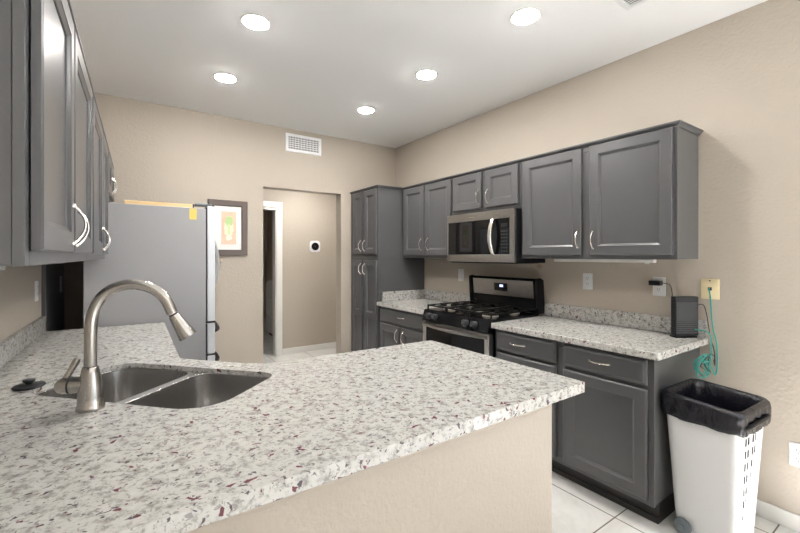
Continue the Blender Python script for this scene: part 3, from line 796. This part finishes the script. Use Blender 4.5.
# ------------------------------------------------------------------ outlets and switches
def outlet(label, M, group, kind='duplex', cat='outlet', name='wall_outlet'):
    """plate in local x/z, looks to -y"""
    t = thing(name, label, cat, (0, 0, 0), 0, group); t.matrix_world = M
    wv, hv = .0365, .060
    bm = bmesh.new(); rs = [[(x, y, z) for x, z in rrect(-wv+d, wv-d, -hv+d, hv-d, .004, 3)] for y, d in ((0, 0), (-.004, 0), (-.006, .003))]
    loft(bm, rs, True, True); finish('plate', bm, 'white_plastic', t, angle=30)
    if kind == 'duplex':
        for z in (-.021, .021):
            bm = bmesh.new(); loft(bm, [[(x, y, zz) for x, zz in rrect(-.016, .016, z-.0145, z+.0145, .010, 5)] for y in (-.0061, -.0085)], True, True)
            r = finish('receptacle', bm, 'white_plastic', t, angle=30)
            boxes('slots', [(-.0075, -.0050, -.0092, -.0086, z+.001, z+.009), (.0050, .0075, -.0092, -.0086, z+.001, z+.009), (-.002, .002, -.0092, -.0086, z-.009, z-.005)], 'slot_dark', r)
    else:
        boxes('rocker', [(-.0165, .0165, -.0095, -.0061, -.033, .033)], 'white_plastic', t, bevel=.002)
    return t
def MR(y, z, x=XW-.0005): return Matrix.Translation((x, y, z)) @ Matrix.Rotation(RZ, 4, 'Z')
def ML(yp, z, d=.0008):
    p = LW(d, yp); return Matrix.Translation((p[0], p[1], z)) @ Matrix.Rotation(RL, 4, 'Z')
outlet('white outlet between the range and the plugged-in outlet on the right wall', MR(1.613, 1.205), 'white wall plates')
o2 = outlet('white outlet with a black adapter plugged in, above the router', MR(1.139, 1.198), 'white wall plates')
outlet('white outlet low on the right wall beside the bin', MR(.502, .385), 'white wall plates')
outlet('white outlet on the left wall above the far end of its backsplash', ML(3.19, 1.182), 'white wall plates')
outlet('white switch plate at the left edge, above the backsplash', ML(2.30, 1.205), 'white wall plates', 'rocker', 'switch', 'light_switch')
outlet('white switch plate on the right wall just left of the range', MR(2.953, 1.199), 'white wall plates', 'rocker', 'switch', 'light_switch')
outlet('white outlet on the shade panel beside the refrigerator', ML(3.93, 1.18, .0208), 'white wall plates')
# ivory telephone plate
t = thing('cable_plate', 'ivory wall plate with a green cable, upper right of the router', 'wall plate'); t.matrix_world = MR(.871, 1.200)
bm = bmesh.new(); rs = [[(x, y, z) for x, z in rrect(-.044+d, .044-d, -.0585+d, .0585-d, .004, 3)] for y, d in ((0, 0), (-.005, 0), (-.007, .003))]
loft(bm, rs, True, True); finish('plate', bm, 'ivory_plastic', t, angle=30)
for z in (-.048, .048):
    bm = bmesh.new(); lathe(bm, [(.004, 0), (.003, .0015), (.0005, .0016)], 12, axis_matrix((0, -.0071, z), (0, -1, 0))); finish('screw', bm, 'slot_dark', t)
boxes('jack', [(-.009, .009, -.0095, -.0071, -.008, .010)], 'slot_dark', t)

# under-cabinet light bars
def bar(label, x0, x1, loc, rz, mat='lamp_white', hook=True):
    t = thing('under_cabinet_light', label, 'light', loc, rz, 'under-cabinet light bars')
    boxes('housing', [(x0, x1, .0, .05, -.024, -.0015)], mat, t, bevel=.004)
    if hook: boxes('switch', [(x1-.05, x1-.03, -.004, .02, -.031, -.0245)], 'white_plastic', t, bevel=.002)
    return t
bar('long white light bar under the large right wall cabinet', 0, .70, (2.72, 1.842, ZU0), RZ)
bar('grey light bar under the wall cabinet left of the microwave', 0, .40, (2.53, 3.160, ZU0), RZ, 'stainless_h', False)
p = LW(.10, 1.3); bar('light bar under the left wall cabinets', 0, .75, (p[0], p[1], ZU0), RL, 'lamp_white')

# ------------------------------------------------------------------ router, adapter, cables
RT = math.atan2(-.09, .12)
t = thing('router', 'black upright internet router on the right worktop corner', 'router', (2.645, .990, .9145), -.55)
# local x along the broad face, -y looks to the camera
boxes('stand', [(-.004, .125, -.010, .045, 0, .010)], 'black_plastic', t, bevel=.003)
bd = boxes('body', [(0, .140, 0, .040, .0105, .240)], 'router_body', t, bevel=.004)
boxes('front_panel', [(.006, .136, -.0015, -.0001, .095, .205)], 'router_panel', t)
boxes('ribs', [(.006, .136, -.0016, -.0001, .025+i*.012, .031+i*.012) for i in range(6)], 'router_panel', bd)
boxes('vents', [(-.0012, -.0001, .008, .032, .03+i*.016, .039+i*.016) for i in range(12)], 'slot_dark', bd)
t = thing('power_adapter', 'black plug-in power adapter with a thin cord to the router', 'adapter', (XW-.0095, 1.146, 1.220))
boxes('adapter_body', [(-.052, -.0005, -.032, .032, -.014, .016)], 'black_plastic', t, bevel=.004)
base_ = Vector((XW-.0095, 1.146, 1.220))
bm = bmesh.new(); tube(bm, [Vector(p)-base_ for p in smoothpts([(2.765, 1.113, 1.221), (2.757, 1.09, 1.222), (2.748, 1.06, 1.215), (2.735, 1.045, 1.185), (2.722, 1.035, 1.14), (2.715, 1.03, 1.05), (2.712, 1.02, .95), (2.715, 1.00, .935)], 5)], .0024, 8)
finish('cord', bm, 'cable_black', t)
# green network cable: plate -> down the wall -> coil -> router
def circle(c, r, a0, a1, n, tilt, drift):
    out = []
    for i in range(n+1):
        a = a0+(a1-a0)*i/n
        out.append((c[0]+r*math.cos(a)*math.cos(tilt)+drift[0]*i/n, c[1]-.012*math.sin(a*1.7+tilt)+drift[1]*i/n, c[2]+r*math.sin(a)*.85+drift[2]*i/n))
    return out
gp = [(2.790, .871, 1.202), (2.778, .870, 1.205), (2.776, .868, 1.185), (2.785, .866, 1.15), (2.786, .862, 1.06), (2.782, .852, .97), (2.785, .838, .90), (2.782, .832, .80), (2.778, .834, .735), (2.762, .838, .715), (2.745, .840, .74)]
gp += circle((2.640, .848, .790), .068, 0, 4.2*PI, 34, .2, (-.03, .0, -.012))
gp += circle((2.595, .860, .785), .055, .6, 2.9*PI, 22, -.3, (.05, -.01, .012))
gp += [(2.725, .85, .80), (2.750, .850, .86), (2.750, .852, .92), (2.742, .862, .955), (2.738, .885, .962), (2.742, .915, .962), (2.748, .935, .962)]
bm = bmesh.new(); tube(bm, smoothpts(gp, 4), .0036, 8)
tag(finish('network_cable', bm, 'cable_green', angle=80), 'green network cable coiled beside the base cabinet under the ivory plate', 'cable')
kp = [(2.752, .930, 1.10), (2.762, .895, 1.11), (2.768, .880, 1.06), (2.762, .868, .99), (2.758, .858, .93), (2.770, .842, .84), (2.760, .838, .77)]
kp += circle((2.68, .838, .800), .055, 0, 3.1*PI, 26, .5, (-.04, .0, .0))
kp += [(2.69, .85, .745), (2.72, .845, .735)]
bm = bmesh.new(); tube(bm, smoothpts(kp, 4), .0024, 8)
tag(finish('thin_cable', bm, 'cable_black', angle=80), 'thin black cord tangled with the green cable beside the base cabinet', 'cable')

# ------------------------------------------------------------------ waste bin with bag
BX0, BX1, BY0, BY1 = 2.228, 2.592, .574, .893
t = thing('waste_bin', 'tall white slotted plastic bin with wheels, lined with a black bag', 'bin', ((BX0+BX1)/2, (BY0+BY1)/2, 0), math.radians(-2.5))
cx, cy = (BX0+BX1)/2, (BY0+BY1)/2; hx, hy = (BX1-BX0)/2, (BY1-BY0)/2
# ring outline with straight sides subdivided so slots can be left open in the narrow side
def bin_ring(z, d):
    d += .004
    x0, x1, y0, y1 = -hx+d*2.6, hx-d, -hy+d*1.3, hy-d*.6; r = .035; n = 5
    us = [.0, .15, .225, .275, .35, .49, .565, .615, .69, .86, 1.0]
    pts = []
    def corner(px, py, a0): return [(px+r*math.cos(a0+.5*PI*k/n), py+r*math.sin(a0+.5*PI*k/n), z) for k in range(n+1)]
    pts += [(x0+r+(x1-x0-2*r)*u, y0, z) for u in us]
    pts += corner(x1-r, y0+r, 1.5*PI)[1:]
    pts += [(x1, y0+r+(y1-y0-2*r)*u, z) for u in (.5, 1)]
    pts += corner(x1-r, y1-r, 0)[1:]
    pts += [(x1-r-(x1-x0-2*r)*u, y1, z) for u in us[1:]]
    pts += corner(x0+r, y1-r, .5*PI)[1:]
    pts += [(x0, y1-r-(y1-y0-2*r)*u, z) for u in (.5, 1)]
    pts += corner(x0+r, y0+r, PI)[1:-1]
    return pts
zs = [.018, .06]
for i in range(8): zs += [.10+i*.060, .138+i*.060]
zs += [.63, .668]
bm = bmesh.new(); rings = [[bm.verts.new(p) for p in bin_ring(z, .030*(1-z/.668))] for z in zs]
n = len(rings[0]); hole_cols = {2, 4, 6, 8}
hole_cols = {1, 3, 5, 7}
yt_start = len([0]*11)+5+2+5
for j in range(len(zs)-1):
    for k in range(n):
        slot_row = 2 <= j < 2+16 and j % 2 == 0
        if slot_row and k in hole_cols: continue
        bm.faces.new((rings[j][k], rings[j][(k+1) % n], rings[j+1][(k+1) % n], rings[j+1][k]))
bm.faces.new(rings[0][::-1])
o = finish('basket', bm, 'bin_plastic', t, angle=50); md = o.modifiers.new('wall', 'SOLIDIFY'); md.thickness = .0015; md.offset = -1
for yy in (hy-.068,):
    for s in (-1, 1):
        bm = bmesh.new(); lathe(bm, [(.001, 0), (.012, 0), (.013, .003), (.034, .003), (.037, .006), (.039, .012), (.039, .022), (.001, .022)], 32, axis_matrix((-hx+.068 if s < 0 else hx-.034, yy, .040), (-s, 0, 0)) @ Matrix.Translation((0, 0, -.018)))
        wh = finish('wheel', bm, 'wheel_grey', t, angle=30)
# loop handle at the near narrow end
bm = bmesh.new()
pts = smoothpts([(-hx+.02, -hy-.006, .628), (-hx+.06, -hy-.019, .634), (-.02, -hy-.022, .636), (hx-.09, -hy-.019, .634), (hx-.05, -hy-.006, .628)], 5)
tube(bm, pts, .009, 10); finish('handle', bm, 'black_plastic', t)
# bag
bm = bmesh.new(); rings = []
bag_prof = [(-.008, .600), (-.010, .612), (-.011, .64), (-.0115, .668), (-.012, .683), (-.009, .697), (-.001, .706), (.009, .705), (.017, .697), (.024, .675), (.030, .615), (.036, .50), (.037, .36), (.042, .2), (.058, .07), (.09, .045)]
for pi_, (d, z) in enumerate(bag_prof):
    ring = []
    outl = rrect(-hx+d+.08*max(0, 1-z/.60)*(pi_ > 9), hx-d, -hy+d, hy-d, .045, 8)
    full = []
    for k in range(len(outl)):
        a = outl[k]; b2 = outl[(k+1) % len(outl)]
        m_ = 14 if k % 9 == 8 else 1
        for q in range(m_): full.append((a[0]+(b2[0]-a[0])*q/m_, a[1]+(b2[1]-a[1])*q/m_))
    for k, (x, y) in enumerate(full):
        ph = 2*PI*k/len(full)
        zz = z; rx = 0
        if pi_ < 4: zz += (.006*math.sin(3*ph+1)+.003*math.sin(11*ph))*(1-pi_/4); rx = .0025*math.sin(23*ph+pi_*.6)+.002*math.sin(41*ph+2)
        elif pi_ >= 9: rx = (.0035*math.sin(17*ph+pi_*.3)+.0025*math.sin(31*ph+1.3*pi_*.4))*min(1, (pi_-8)/3)
        l_ = math.hypot(x, y); x += x/l_*rx; y += y/l_*rx
        zz += .010*(y/hy)*(1 if pi_ < 9 else .3)
        ring.append((x, y, zz))
    rings.append(ring)
loft(bm, rings, False, True)
o = finish('bin_bag', bm, 'bag_plastic', None, (cx, cy, 0), angle=70); o.rotation_euler = (0, 0, math.radians(-2.5)); md = o.modifiers.new('thin', 'SOLIDIFY'); md.thickness = .001; md.offset = 1
tag(o, 'glossy black bin bag folded over the rim of the white bin', 'bag')
